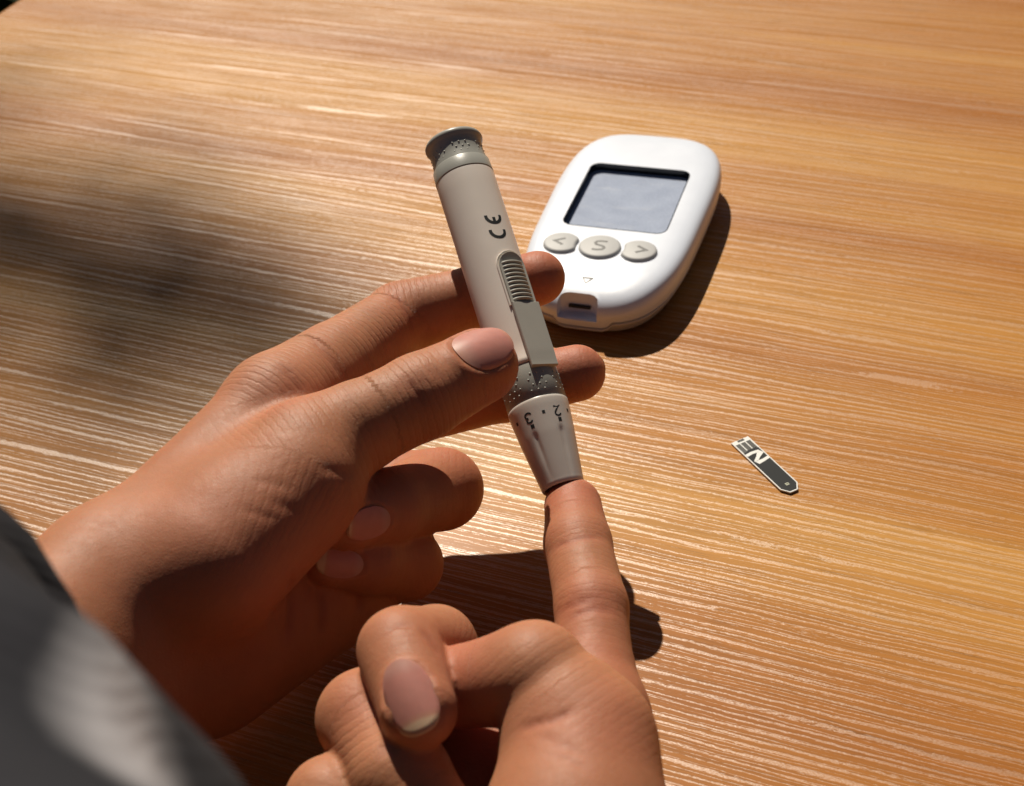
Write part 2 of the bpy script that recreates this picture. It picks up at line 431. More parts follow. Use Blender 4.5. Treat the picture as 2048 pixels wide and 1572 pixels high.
class Hand:
    def __init__(s, name, lo, hi, st, parent, label):
        s.f = Field(lo, hi, st); s.body = s.f.new(); s.extra = []; s.nails = []; s.name = name; s.parent = parent; s.label = label
        s.spots = []; s.wr = []; s.creases = []; s.lines = []
    def palm(s, a, b, r1, r2, k=9, flat=None): s.f.cone(s.body, a, b, r1, r2, k, flat)
    def finger(s, pts, rad, k=3.0, join=7.0, kf=1.0, flats=None):
        """chain of joints; the root bone melts into the palm, the rest stays a separate finger"""
        A = s.f.new()
        for i in range(len(pts) - 1):
            s.f.cone(A, pts[i], pts[i + 1], rad[i], rad[i + 1], k, flats[i] if flats else None)
        if join:
            a, b = np.array(pts[0]), np.array(pts[1])
            s.f.cone(s.body, a, a + (b - a) * 0.45, rad[0], rad[0] + (rad[1] - rad[0]) * 0.45, join)
        for i in range(1, len(pts)):
            d = np.array(pts[i]) - np.array(pts[i - 1])
            s.wrinkle(pts[i], d, rad[i] * 1.25, 0.22)
            s.wrinkle(lerp(pts[i - 1], pts[i], 0.5), d, rad[i] * 1.5, 0.10)
        s.extra.append([A, kf]); return A
    def bulge(s, A, c, r, amt):                                # swell (amt > 0) or pinch a place of a finger
        sl = s.f.block([c], r * 2); X, Y, Z = s.f.xyz(sl)
        d2 = (X - c[0]) ** 2 + (Y - c[1]) ** 2 + (Z - c[2]) ** 2
        A[sl] -= (amt * np.exp(-d2 / (r * r * 0.5))).astype(np.float32)
    def red(s, c, r, w=1.0): s.spots.append((np.array(c), r, w, 'red'))
    def pale(s, c, r, w=1.0): s.spots.append((np.array(c), r, w, 'pale'))
    def mark(s, c, r, w=1.0): s.spots.append((np.array(c), r, w, 'crease'))
    def wrinkle(s, c, axis, r, w=1.0): s.wr.append((np.array(c), unit(axis), r, w))
    def nail(s, base, tip, n, L, W, off=0.0, side=0.0, mat=None, free=0.8):
        s.nails.append((np.array(base), np.array(tip), np.array(n), L, W, off, side, mat, free))
    def hit(s, F, px, py):
        v = ray(px, py); v = v / np.linalg.norm(v)
        t = np.arange(190, 470, 0.25); P_ = C_POS + t[:, None] * v
        ok = np.all((P_ > s.f.lo + 1) & (P_ < s.f.lo + s.f.st * (s.f.n - 2)), 1)
        d = np.where(ok, s.f.sample(F, P_), 9.0); i = np.argmax(d < 0)
        return P_[i] if d[i] < 0 else None
    def draw(s, pts, depth=0.5, w=0.7, mark=0.8):
        s.lines.append((pts, depth, w, mark))
    def apply_lines(s, F):
        todo = []
        for pts, depth, w, mark in s.lines:
            H = []
            for (a, b), (c, d) in zip(pts[:-1], pts[1:]):
                n = max(2, int(math.hypot(c - a, d - b) / 5))
                for i in range(n): H.append(s.hit(F, a + (c - a) * i / n, b + (d - b) * i / n))
            H.append(s.hit(F, *pts[-1])); todo.append((H, depth, w, mark))
        for H, depth, w, mark in todo:
            m = len(H) - 1
            acc = {}
            for i in range(m):
                if H[i] is None or H[i + 1] is None or np.linalg.norm(H[i] - H[i + 1]) > 6: continue
                fade = min(1, 4.0 * (i + 0.5) / m, 4.0 * (m - i - 0.5) / m)
                s.f.dent(F, H[i], H[i + 1], depth * fade, w)
                if mark: s.mark(H[i], w * 1.5, mark * fade)
    def build(s):
        f = s.f; F = s.body
        for A, kf in s.extra: F = f.union(F, A, kf)
        s.extra = None
        for fn in s.creases: fn(F)
        s.apply_lines(F)
        frames = []
        for base, tip, n, L, W, off, side, mat, free in s.nails:
            a = unit(tip - base); n = unit(n - a * (n @ a)); b = np.cross(a, n)
            c = tip + a * off + b * side
            # nail bed: shallow inset with a fold round it
            sl = f.block([c], L); X, Y, Z = f.xyz(sl)
            px, py, pz = X - c[0], Y - c[1], Z - c[2]
            u = (px * b[0] + py * b[1] + pz * b[2]) / (W / 2); v = (px * a[0] + py * a[1] + pz * a[2]) / (L / 2); hn = px * n[0] + py * n[1] + pz * n[2]
            rho = (np.abs(u) ** 2.3 + np.abs(v) ** 2.3) ** (1 / 2.3)
            face = np.clip((hn - 0.5) / 2.0, 0, 1)
            ins = np.clip((1.02 - rho) / 0.12, 0, 1)
            F[sl] += ((0.45 * ins * np.clip(1.6 - v, 0, 1) + 0.35 * np.exp(-((rho - 1.02) / 0.07) ** 2) * np.clip(1.2 - v, 0, 1) - 0.42 * np.exp(-((rho - 1.19) / 0.13) ** 2) * np.clip(0.9 - v, 0, 1)) * face).astype(np.float32)
            frames.append((c, a, n, b, L, W, mat, free))
        V, Q = f.mesh(F); V = smooth_np(V, Q, 1, 0.5)
        o = mesh_obj(s.name, V, Q, SKIN, s.parent, keep_world=True)
        if s.label: o['label'] = s.label
        N = len(V); att = {k: np.zeros(N) for k in ('red', 'pale', 'crease', 'wu', 'wm')}
        for c, r, w, k in s.spots:
            g = w * np.exp(-((V - c) ** 2).sum(1) / (r * r)); att[k] = np.maximum(att[k], g)
        for c, ax, r, w in s.wr:
            d = V - c; g = w * np.exp(-((d ** 2).sum(1)) / (r * r)); u = d @ ax
            m = g > att['wm']; att['wm'][m] = g[m]; att['wu'][m] = u[m]
        for k, a in att.items():
            at = o.data.attributes.new(k, 'FLOAT', 'POINT'); at.data.foreach_set('value', a.astype(np.float32))
        for c, a, n, b, L, W, mat, free in frames:
            s.make_nail(F, o, c, a, n, b, L, W, mat, free)
        return o
    def make_nail(s, F, o, c, a, n, b, L, W, mat, free):
        nu, nv = 15, 19
        U, Vv = np.meshgrid(np.linspace(-1, 1, nu), np.linspace(-1, 1, nv), indexing='ij')
        # square grid -> rounded outline
        p = 2.3
        mx = np.maximum(np.abs(U), np.abs(Vv)) + 1e-9
        ln = (np.abs(U) ** p + np.abs(Vv) ** p) ** (1 / p) + 1e-9
        U2, V2 = U * mx / ln, Vv * mx / ln
        base = c + (U2[..., None] * W / 2) * b + (V2[..., None] * L / 2) * a
        P0 = base.reshape(-1, 3); t = np.full(len(P0), 12.0)
        for _ in range(60):
            d = s.f.sample(F, P0 + t[:, None] * n); t = t - np.clip(d, -0.5, 2.0) * 0.7
        u, v = U2.ravel(), V2.ravel()
        ok = (t > -3) & (t < 11.9) & (np.abs(u) < 0.85) & (v < 0.75)
        B = np.stack([np.ones_like(u), u, v, u * u, v * v, u * v], 1)
        co = np.linalg.lstsq(B[ok], t[ok], rcond=None)[0]
        co[3] = min(co[3], -0.10 * W); co[4] = max(min(co[4], -0.2), -0.7)
        h = B @ co
        h = h + max(0.0, float(np.percentile((t - h)[ok], 99))) * 0.95 + 0.14
        top = P0 + h[:, None] * n
        nn = n * 0.75
        bot = top - nn
        idx = np.arange(nu * nv).reshape(nu, nv); Fc = []
        off = nu * nv
        for i in range(nu - 1):
            for j in range(nv - 1):
                Fc.append((idx[i, j], idx[i + 1, j], idx[i + 1, j + 1], idx[i, j + 1]))
                Fc.append((off + idx[i, j], off + idx[i, j + 1], off + idx[i + 1, j + 1], off + idx[i + 1, j]))
        rim = list(idx[:, 0]) + list(idx[-1, 1:]) + list(idx[-2::-1, -1]) + list(idx[0, -2:0:-1])
        for i in range(len(rim)):
            x, y = rim[i], rim[(i + 1) % len(rim)]; Fc.append((y, x, off + x, off + y))
        Vt = np.concatenate([top, bot])
        no = mesh_obj('fingernail', Vt, Fc, mat or NAIL, o, keep_world=True)
        bm = bmesh.new(); bm.from_mesh(no.data); bmesh.ops.recalc_face_normals(bm, faces=bm.faces); bm.to_mesh(no.data); bm.free()
        sharp(no, 60)
        at = no.data.attributes.new('nv', 'FLOAT', 'POINT')
        vv = (v + 1) / 2; vv = vv + 0.05 * u * u
        vv = np.clip(vv / free * 0.78, 0, 1)
        at.data.foreach_set('value', np.concatenate([vv, vv]).astype(np.float32))

person = empty('person', (-0.09, 0.235, 0.0))
tag(person, 'person in dark grey sleeve holding a lancing pen against an outstretched index finger', 'person')

# ---------------------------------------------------------------- the hand that holds the pen
def lerp(a, b, t): return np.array(a) * (1 - t) + np.array(b) * t

def pen_hand():
    h = Hand('left_hand', (-150, 70, 0.6), (36, 384, 200), 0.8, person, 'tanned hand gripping the pen between thumb and long fingers')
    WR, WU = D(212, 1165, 288), D(325, 1308, 301)            # thumb side and little-finger side of the wrist
    W = (WR + WU) / 2
    ul = unit(WU - WR)
    E1 = np.array([-116, 170, 54.]); E2 = np.array([-118, 100, 92.])
    # forearm: two bones side by side
    for p0, s_, r0 in ((WR, -1, 15.5), (WU, 1, 16.0)):
        h.palm(p0, E1 + ul * 9.5 * s_, r0, 19, 20)
        h.palm(E1 + ul * 9.5 * s_, E2 + ul * 9 * s_, 19, 24, 20)
    iM, iP, iD, iT = D(552, 814, 320), D(802, 636, 354), D(965, 590, 355), D(1076, 556, 351)
    mM, mP, mD, mT = D(560, 900, 328), D(795, 822, 345), D(1010, 778, 342), D(1154, 746, 340)
    rM, rP, rD, rT = D(610, 990, 330), D(884, 978, 331), D(776, 1012, 313), D(698, 1038, 303)
    pM, pP, pD, pT = D(655, 1155, 324), D(812, 1128, 324), D(735, 1121, 313), D(660, 1118, 307)
    tC, tM, tI, tT = D(395, 1060, 288), D(615, 903, 303), D(838, 795, 311), D(962, 732, 318)
    # palm: a fan of metacarpals
    wi = W - ul * 11
    h.palm(wi, iM, 13, 12.0, 10)
    h.palm(W - ul * 4, mM, 13, 11, 10)
    h.palm(W + ul * 5, rM, 13, 11, 10)
    h.palm(WU, pM, 14, 12, 12)
    h.palm(D(425, 1325, 306), D(665, 1178, 325), 14.5, 13, 12)
    # thenar mass and thumb metacarpal
    h.palm(lerp(W, tC, 0.5), tM, 14.5, 10.8, 6)
    h.palm(D(445, 1125, 287), D(600, 985, 297), 13.6, 13.0, 13)
    # web between thumb and index finger
    h.palm(lerp(tC, tM, 0.25), lerp(wi, iM, 0.45), 7, 7, 8)
    # fingers
    A = h.finger([iM, iP, iD, iT], [12.0, 9.4, 8.3, 7.1], 1.6, 5)
    h.bulge(A, lerp(iM, iP, 0.5), 12, -0.5); h.bulge(A, lerp(iD, iT, 0.7) + C_UP * -2, 7, 0.5)
    A = h.finger([mM, mP, mD, mT], [10.2, 9.2, 8.2, 7.2], 1.6, 8)
    A = h.finger([rM, rP, rD, rT], [10.5, 9.8, 8.5, 6.9], 2.0, 7)
    A = h.finger([pM, pP, pD, pT], [10, 8.6, 7.7, 6.3], 2.0, 7)
    A = h.finger([tM, tI, tT], [11.2, 10.0, 8.9], 1.6, 4)
    h.bulge(A, lerp(tM, tI, 0.45), 14, -0.9)
    h.bulge(A, lerp(tI, tT, 0.75), 9, 0.5)
    # nails
    tn = unit(TOCAM(tT) * 0.86 + C_UP * 0.50 - C_RIGHT * 0.12)
    h.nail(tI, tT, tn, 15.0, 12.2, -0.2, 0.0, free=1.02)
    h.nail(rD, rT, unit(TOCAM(rT) * 0.95 - C_UP * 0.25), 11.5, 7.4, 0.4, free=0.95)
    h.nail(pD, pT, unit(TOCAM(pT) * 0.95 - C_UP * 0.15), 10.5, 6.6, 0.6, free=0.85)
    h.nail(mD, mT, unit(-TOCAM(mT) * 0.8 + C_UP * 0.1), 11, 9.0, 1.6, free=0.6)
    # folds
    ax = unit(tI - tM)
    h.creases += [
    ]
    for pts, dp, w_, mk in (
            ([(818, 752), (826, 772), (840, 795), (852, 812)], 0.42, 0.6, 0.9), ([(806, 748), (812, 766), (822, 786)], 0.25, 0.5, 0.5),
            ([(833, 740), (846, 760), (858, 776)], 0.30, 0.5, 0.6), ([(866, 732), (876, 748), (886, 764)], 0.25, 0.5, 0.5),
            ([(790, 758), (795, 776), (804, 800)], 0.2, 0.5, 0.35), ([(850, 728), (860, 744), (872, 760)], 0.22, 0.5, 0.4),
            ([(778, 566), (792, 590), (808, 616), (822, 650), (828, 678)], 0.5, 0.75, 0.8), ([(770, 574), (782, 596), (794, 618)], 0.25, 0.5, 0.4),
            ([(617, 668), (642, 697), (667, 727), (690, 764)], 0.45, 0.8, 0.6),
            ([(560, 726), (580, 750), (598, 780), (606, 800)], 0.4, 0.8, 0.5),
            ([(636, 932), (660, 940), (682, 946), (712, 948)], 0.4, 0.8, 0.5), ([(540, 1000), (570, 1015), (600, 1022)], 0.25, 0.8, 0.2),
            ([(500, 960), (540, 966), (585, 975)], 0.2, 0.8, 0.15), ([(470, 1010), (520, 1030), (560, 1040)], 0.2, 0.8, 0.15),
            ([(582, 1135), (580, 1213), (570, 1290)], 0.7, 1.0, 0.8), ([(634, 1174), (642, 1213), (640, 1272)], 0.9, 1.0, 0.9), ([(715, 1186), (717, 1222)], 0.8, 0.9, 0.9),
            ([(575, 770), (585, 782), (592, 800)], 0.2, 0.6, 0.5), ([(560, 782), (572, 792), (582, 808)], 0.2, 0.6, 0.4)):
        h.draw(pts, dp, w_, mk)
    h.wrinkle(tI, ax, 10, 1.0)
    h.wrinkle(lerp(tM, tI, 0.1), ax, 16, 0.55)
    h.wrinkle(lerp(iM, iP, 0.55) + C_UP * 8, iP - iM, 17, 0.75)
    h.wrinkle(iM + C_UP * 9, iP - iM, 14, 0.6)
    h.wrinkle(iP + C_UP * 8, iD - iP, 12, 0.7)
    h.wrinkle(D(600, 985, 283), ul * 0.8 + ax * 0.3, 22, 0.18)
    for p, r, w in ((iT, 14, 0.9), (mT, 14, 0.9), (tT, 13, 0.7), (rP, 14, 0.8), (rT, 11, 0.5), (pP, 12, 0.7), (pT, 10, 0.5), (D(570, 800, 302), 9, 0.4), (iP, 10, 0.5), (D(560, 1230, 290), 30, 0.7)):
        h.red(p, r, w)
    h.build()
pen_hand()

# ---------------------------------------------------------------- the hand that is pricked
def pricked_hand():
    h = Hand('right_hand', (-66, 20, 0.6), (56, 290, 82), 0.75, person, 'hand palm up with index finger stretched out to the pen tip')
    iT, iD, iP, iM = D(1146, 1013, 321), D(1156, 1090, 311), D(1183, 1215, 297), D(1190, 1450, 280)
    tI, tM, tC = D(1070, 1350, 262), D(1165, 1475, 258), D(1150, 1690, 246)
    tT = D(930, 1372, 268)
    mM, mP, mD, mT = D(1060, 1520, 282), D(918, 1325, 284), D(799, 1300, 268), D(836, 1420, 256)
    rM, rP, rD, rT = D(960, 1560, 282), D(860, 1390, 288), D(727, 1422, 263), D(815, 1560, 252)
    pM, pP, pD, pT = D(880, 1640, 276), D(770, 1560, 284), D(662, 1604, 263), D(735, 1720, 254)
    Wc = np.array([-8, 128, 30.]); E = np.array([2, 30, 36.])
    for s_ in (-1, 1):
        h.palm(Wc + np.array([12 * s_, 0, 0]), E + np.array([13 * s_, 0, 0]), 18, 23, 14)
    h.palm(Wc + np.array([14, 5, -4]), iM, 15, 11, 10)
    h.palm(Wc + np.array([5, 5, -4]), mM, 14, 11, 10)
    h.palm(Wc + np.array([-6, 5, -4]), rM, 14, 11, 10)
    h.palm(Wc + np.array([-14, 5, -4]), pM, 14, 11, 10)
    h.palm(lerp(Wc, tC, 0.3), tC, 17, 16.0, 10)
    h.palm(tC, tM, 16.0, 11.8, 8)
    h.palm(lerp(tC, tM, 0.6), lerp(Wc, iM, 0.75), 10, 10, 12)
    A = h.finger([iM, iP, iD, iT], [9.2, 8.0, 7.7, 6.9], 1.6, 8)
    pal = TOCAM(iD)
    h.bulge(A, lerp(iP, iM, 0.45) + pal * 4, 12, 0.4); h.bulge(A, lerp(iP, iD, 0.5) + pal * 5, 8, 0.2); h.bulge(A, lerp(iD, iT, 0.55) + pal * 4, 8, 0.3)
    h.finger([mM, D(918, 1372, 290), D(872, 1292, 285), D(806, 1292, 272)], [10.0, 8.1, 8.2, 8.2], 2.5, 7)
    A = h.finger([mD, mT], [8.6, 7.6], 3.0, 0, 1.6)
    rT = D(800, 1550, 259)
    A = h.finger([rM, D(815, 1385, 284), D(730, 1436, 271), rT, D(880, 1650, 253)], [10.0, 8.4, 9.4, 9.2, 8.0], 2.5, 7)
    A = h.finger([pM, pP, pD, pT], [10.0, 8.7, 8.6, 7.2], 2.5, 7)
    A = h.finger([tM, tI, tT], [11.9, 10.2, 8.4], 2.0, 8)
    tp = TOCAM(tI)
    h.bulge(A, lerp(tM, tI, 0.5), 12, -0.5)
    h.nail(mD, mT, unit(TOCAM(mT) * 0.97 - C_UP * 0.10 - C_RIGHT * 0.05), 13.4, 9.6, 1.9, 0.0, free=0.86)
    ax = unit(tI - tM)
    h.creases += [
    ]
    for pts, dp, w_, mk in (
            ([(1090, 1106), (1106, 1098), (1123, 1089), (1159, 1077), (1191, 1074), (1220, 1080)], 0.42, 0.6, 0.9),
            ([(1108, 1232), (1135, 1214), (1175, 1200), (1205, 1196)], 0.35, 0.55, 0.8), ([(1117, 1252), (1159, 1228), (1191, 1217), (1240, 1229)], 0.38, 0.6, 0.8),
            ([(1112, 1242), (1140, 1226), (1165, 1216)], 0.2, 0.45, 0.5), ([(1140, 1196), (1170, 1188)], 0.15, 0.45, 0.3),
            ([(1028, 1464), (1060, 1451), (1110, 1439), (1160, 1415)], 0.5, 0.8, 0.8), ([(1062, 1466), (1123, 1487), (1170, 1513)], 0.22, 0.7, 0.25),
            ([(1075, 1503), (1135, 1519), (1190, 1545)], 0.22, 0.7, 0.25), ([(1090, 1485), (1150, 1503), (1200, 1526)], 0.15, 0.6, 0.2),
            ([(772, 1264), (800, 1251), (833, 1249)], 0.2, 0.6, 0.5), ([(838, 1254), (861, 1283), (880, 1316)], 0.4, 0.8, 0.7),
            ([(755, 1504), (781, 1491), (800, 1490)], 0.28, 0.55, 0.6), ([(748, 1516), (775, 1503), (797, 1500)], 0.25, 0.5, 0.5), ([(760, 1494), (785, 1482)], 0.18, 0.5, 0.4)):
        h.draw(pts, dp, w_, mk)
    h.wrinkle(lerp(iD, iP, 0.5), iD - iP, 14, 0.16)
    h.wrinkle(tM, ax, 14, 0.25)
    h.wrinkle(lerp(rD, rT, 0.5), rT - rD, 8, 0.6)
    for p, r, w in ((iT, 12, 1.0), (iD, 9, 0.5), (iP + pal * 6, 8, 0.6), (lerp(iP, iM, 0.7), 14, 0.6), (tM + tp * 8, 12, 0.7), (tI, 10, 0.4), (tT, 14, 0.9), (mT, 10, 0.7), (mD, 9, 0.4), (rD, 8, 0.5), (tC, 14, 0.5)):
        h.red(p, r, w)
    h.pale(iT + unit(iT - iD) * 6 + pal * 2, 4.5, 0.8)
    h.pale(lerp(rD, rT, 0.5) + TOCAM(rT) * 7, 9, 0.5); h.pale(lerp(tM, tI, 0.6) + tp * 8, 10, 0.4)
    h.build()
pricked_hand()

# ---------------------------------------------------------------- sleeve
def sleeve():
    path = [(-118, 168, 62, 33), (-108, 122, 138, 45), (-90, 86, 152, 49), (-62, 30, 160, 58), (-20, -60, 150, 66), (40, -180, 140, 74)]
    pts = [np.array(p[:3], float) for p in path]; rad = [p[3] for p in path]
    def cr(P, t):
        n = len(P) - 1; i = min(int(t), n - 1); f = t - i
        p0 = P[max(i - 1, 0)]; p1 = P[i]; p2 = P[i + 1]; p3 = P[min(i + 2, n)]
        return 0.5 * (2 * p1 + (p2 - p0) * f + (2 * p0 - 5 * p1 + 4 * p2 - p3) * f * f + (3 * p1 - p0 - 3 * p2 + p3) * f ** 3)
    ns, na = 110, 96; V = []; Fc = []
    T = np.linspace(0, len(pts) - 1, ns)
    C = np.array([cr(pts, t) for t in T]); Rr = [cr(rad, t) for t in T]
    up = np.array([0, 0, 1.])
    for i in range(ns):
        a = unit(C[min(i + 1, ns - 1)] - C[max(i - 1, 0)]); e1 = unit(np.cross(a, up)); e2 = np.cross(e1, a)
        for j in range(na):
            ph = 2 * math.pi * j / na
            s_ = T[i]
            q = Vector((math.cos(ph) * 1.3, math.sin(ph) * 1.3, s_ * 2.2))
            fold = mnoise.fractal(q, 1.0, 2.0, 3) * 5.0 + math.sin(s_ * 9 + 2.0 * math.sin(ph + 0.6) + 3 * mnoise.noise(q * 0.6)) * 2.2
            hem = 1.5 * math.exp(-((s_ - 0.0) / 0.12) ** 2)
            r = Rr[i] + fold * min(1, s_ * 1.6) + hem
            V.append(C[i] + r * (math.cos(ph) * e1 + math.sin(ph) * e2))
    for i in range(ns - 1):
        for j in range(na):
            Fc.append((i * na + j, i * na + (j + 1) % na, (i + 1) * na + (j + 1) % na, (i + 1) * na + j))
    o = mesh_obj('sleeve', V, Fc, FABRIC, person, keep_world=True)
    q_ = [(np.array(v) - C_POS) for v in V]
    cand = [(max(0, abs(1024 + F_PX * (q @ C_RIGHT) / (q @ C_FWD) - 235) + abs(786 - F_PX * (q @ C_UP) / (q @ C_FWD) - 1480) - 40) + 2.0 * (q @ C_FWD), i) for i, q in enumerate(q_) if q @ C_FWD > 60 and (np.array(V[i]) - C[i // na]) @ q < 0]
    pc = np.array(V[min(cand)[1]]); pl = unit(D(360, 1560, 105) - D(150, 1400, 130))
    sun_mask = [math.exp(-(((np.array(v) - pc) ** 2).sum() - 0.6 * ((np.array(v) - pc) @ pl) ** 2) / (7.5 + 2.5 * mnoise.noise(Vector(v) * 0.09)) ** 2) for v in V]  # soft-edged mask of the painted sun patch
    at = o.data.attributes.new('sun_patch', 'FLOAT', 'POINT'); at.data.foreach_set('value', sun_mask)
    m = o.modifiers.new('cloth', 'SOLIDIFY'); m.thickness = 0.0016; m.offset = -1
    o['label'] = 'dark grey fabric sleeve with a sunlit patch painted into its colour'
sleeve()

def unseen_torso():  # unseen body behind the camera, added to block sky light
    V, Fc = [], []; c = np.array([150, -330, 0.])
    prof = [(-420, 130), (-380, 160), (-200, 165), (0, 170), (150, 185), (260, 190), (330, 150), (370, 75), (400, 60)]
    na = 48
    for z_, r in prof:
        for j in range(na):
            a = 2 * math.pi * j / na; V.append((c[0] + r * 1.25 * math.cos(a), c[1] + r * 0.75 * math.sin(a), z_))
    for i in range(len(prof) - 1):
        for j in range(na): Fc.append((i * na + j, i * na + (j + 1) % na, (i + 1) * na + (j + 1) % na, (i + 1) * na + j))
    Fc.append(tuple((len(prof) - 1) * na + j for j in range(na)))
    o = mesh_obj('torso_sky_block', V, Fc, FABRIC, person, keep_world=True)
    m = o.modifiers.new('s', 'SUBSURF'); m.levels = 1; m.render_levels = 2
unseen_torso()

# ------------------------------------------------------------------ ribbons (printed or moulded strokes)
def ribbon(V, Fc, pts, w, f_map, th=0.08, cap=True):
    """pts: 2D polyline; f_map(x, y, h) -> 3D"""
    P = [np.array(p, float) for p in pts]; n = len(P); i0 = len(V)
    for i in range(n):
        t = unit(P[min(i + 1, n - 1)] - P[max(i - 1, 0)]); nn = np.array([-t[1], t[0]]) * w / 2
        if 0 < i < n - 1:
            t1 = unit(P[i] - P[i - 1]); k = max(0.5, abs(np.array([-t1[1], t1[0]]) @ (nn / (w / 2)))); nn = nn / k
        for sgn in (1, -1):
            q = P[i] + sgn * nn
            V.append(f_map(q[0], q[1], th)); V.append(f_map(q[0], q[1], -0.15))
    for i in range(n - 1):
        a = i0 + 4 * i; b = a + 4
        Fc += [(a, a + 2, b + 2, b), (a + 1, b + 1, b + 3, a + 3), (a, b, b + 1, a + 1), (a + 2, a + 3, b + 3, b + 2)]
    e = i0 + 4 * (n - 1)
    Fc += [(i0, i0 + 1, i0 + 3, i0 + 2), (e, e + 2, e + 3, e + 1)]
def arc(cx, cy, rx, ry, a0, a1, n=14):
    return [(cx + rx * math.cos(R(a0 + (a1 - a0) * i / (n - 1))), cy + ry * math.sin(R(a0 + (a1 - a0) * i / (n - 1)))) for i in range(n)]
def fix_normals(o):
    bm = bmesh.new(); bm.from_mesh(o.data); bmesh.ops.recalc_face_normals(bm, faces=bm.faces); bm.to_mesh(o.data); bm.free(); return o

# ------------------------------------------------------------------ lancing pen
def lathe(V, Fc, prof, seg=72, rmod=None, close=True):
    i0 = len(V)
    for z, r in prof:
        for j in range(seg):
            ph = 2 * math.pi * j / seg
            rr = r + (rmod(ph, z) if rmod else 0)
            V.append((rr * math.sin(ph), -rr * math.cos(ph), z))
    n = len(prof)
    for i in range(n - 1):
        for j in range(seg):
            Fc.append((i0 + i * seg + j, i0 + i * seg + (j + 1) % seg, i0 + (i + 1) * seg + (j + 1) % seg, i0 + (i + 1) * seg + j))
    if close:
        Fc.append(tuple(i0 + (n - 1) * seg + j for j in range(seg)))

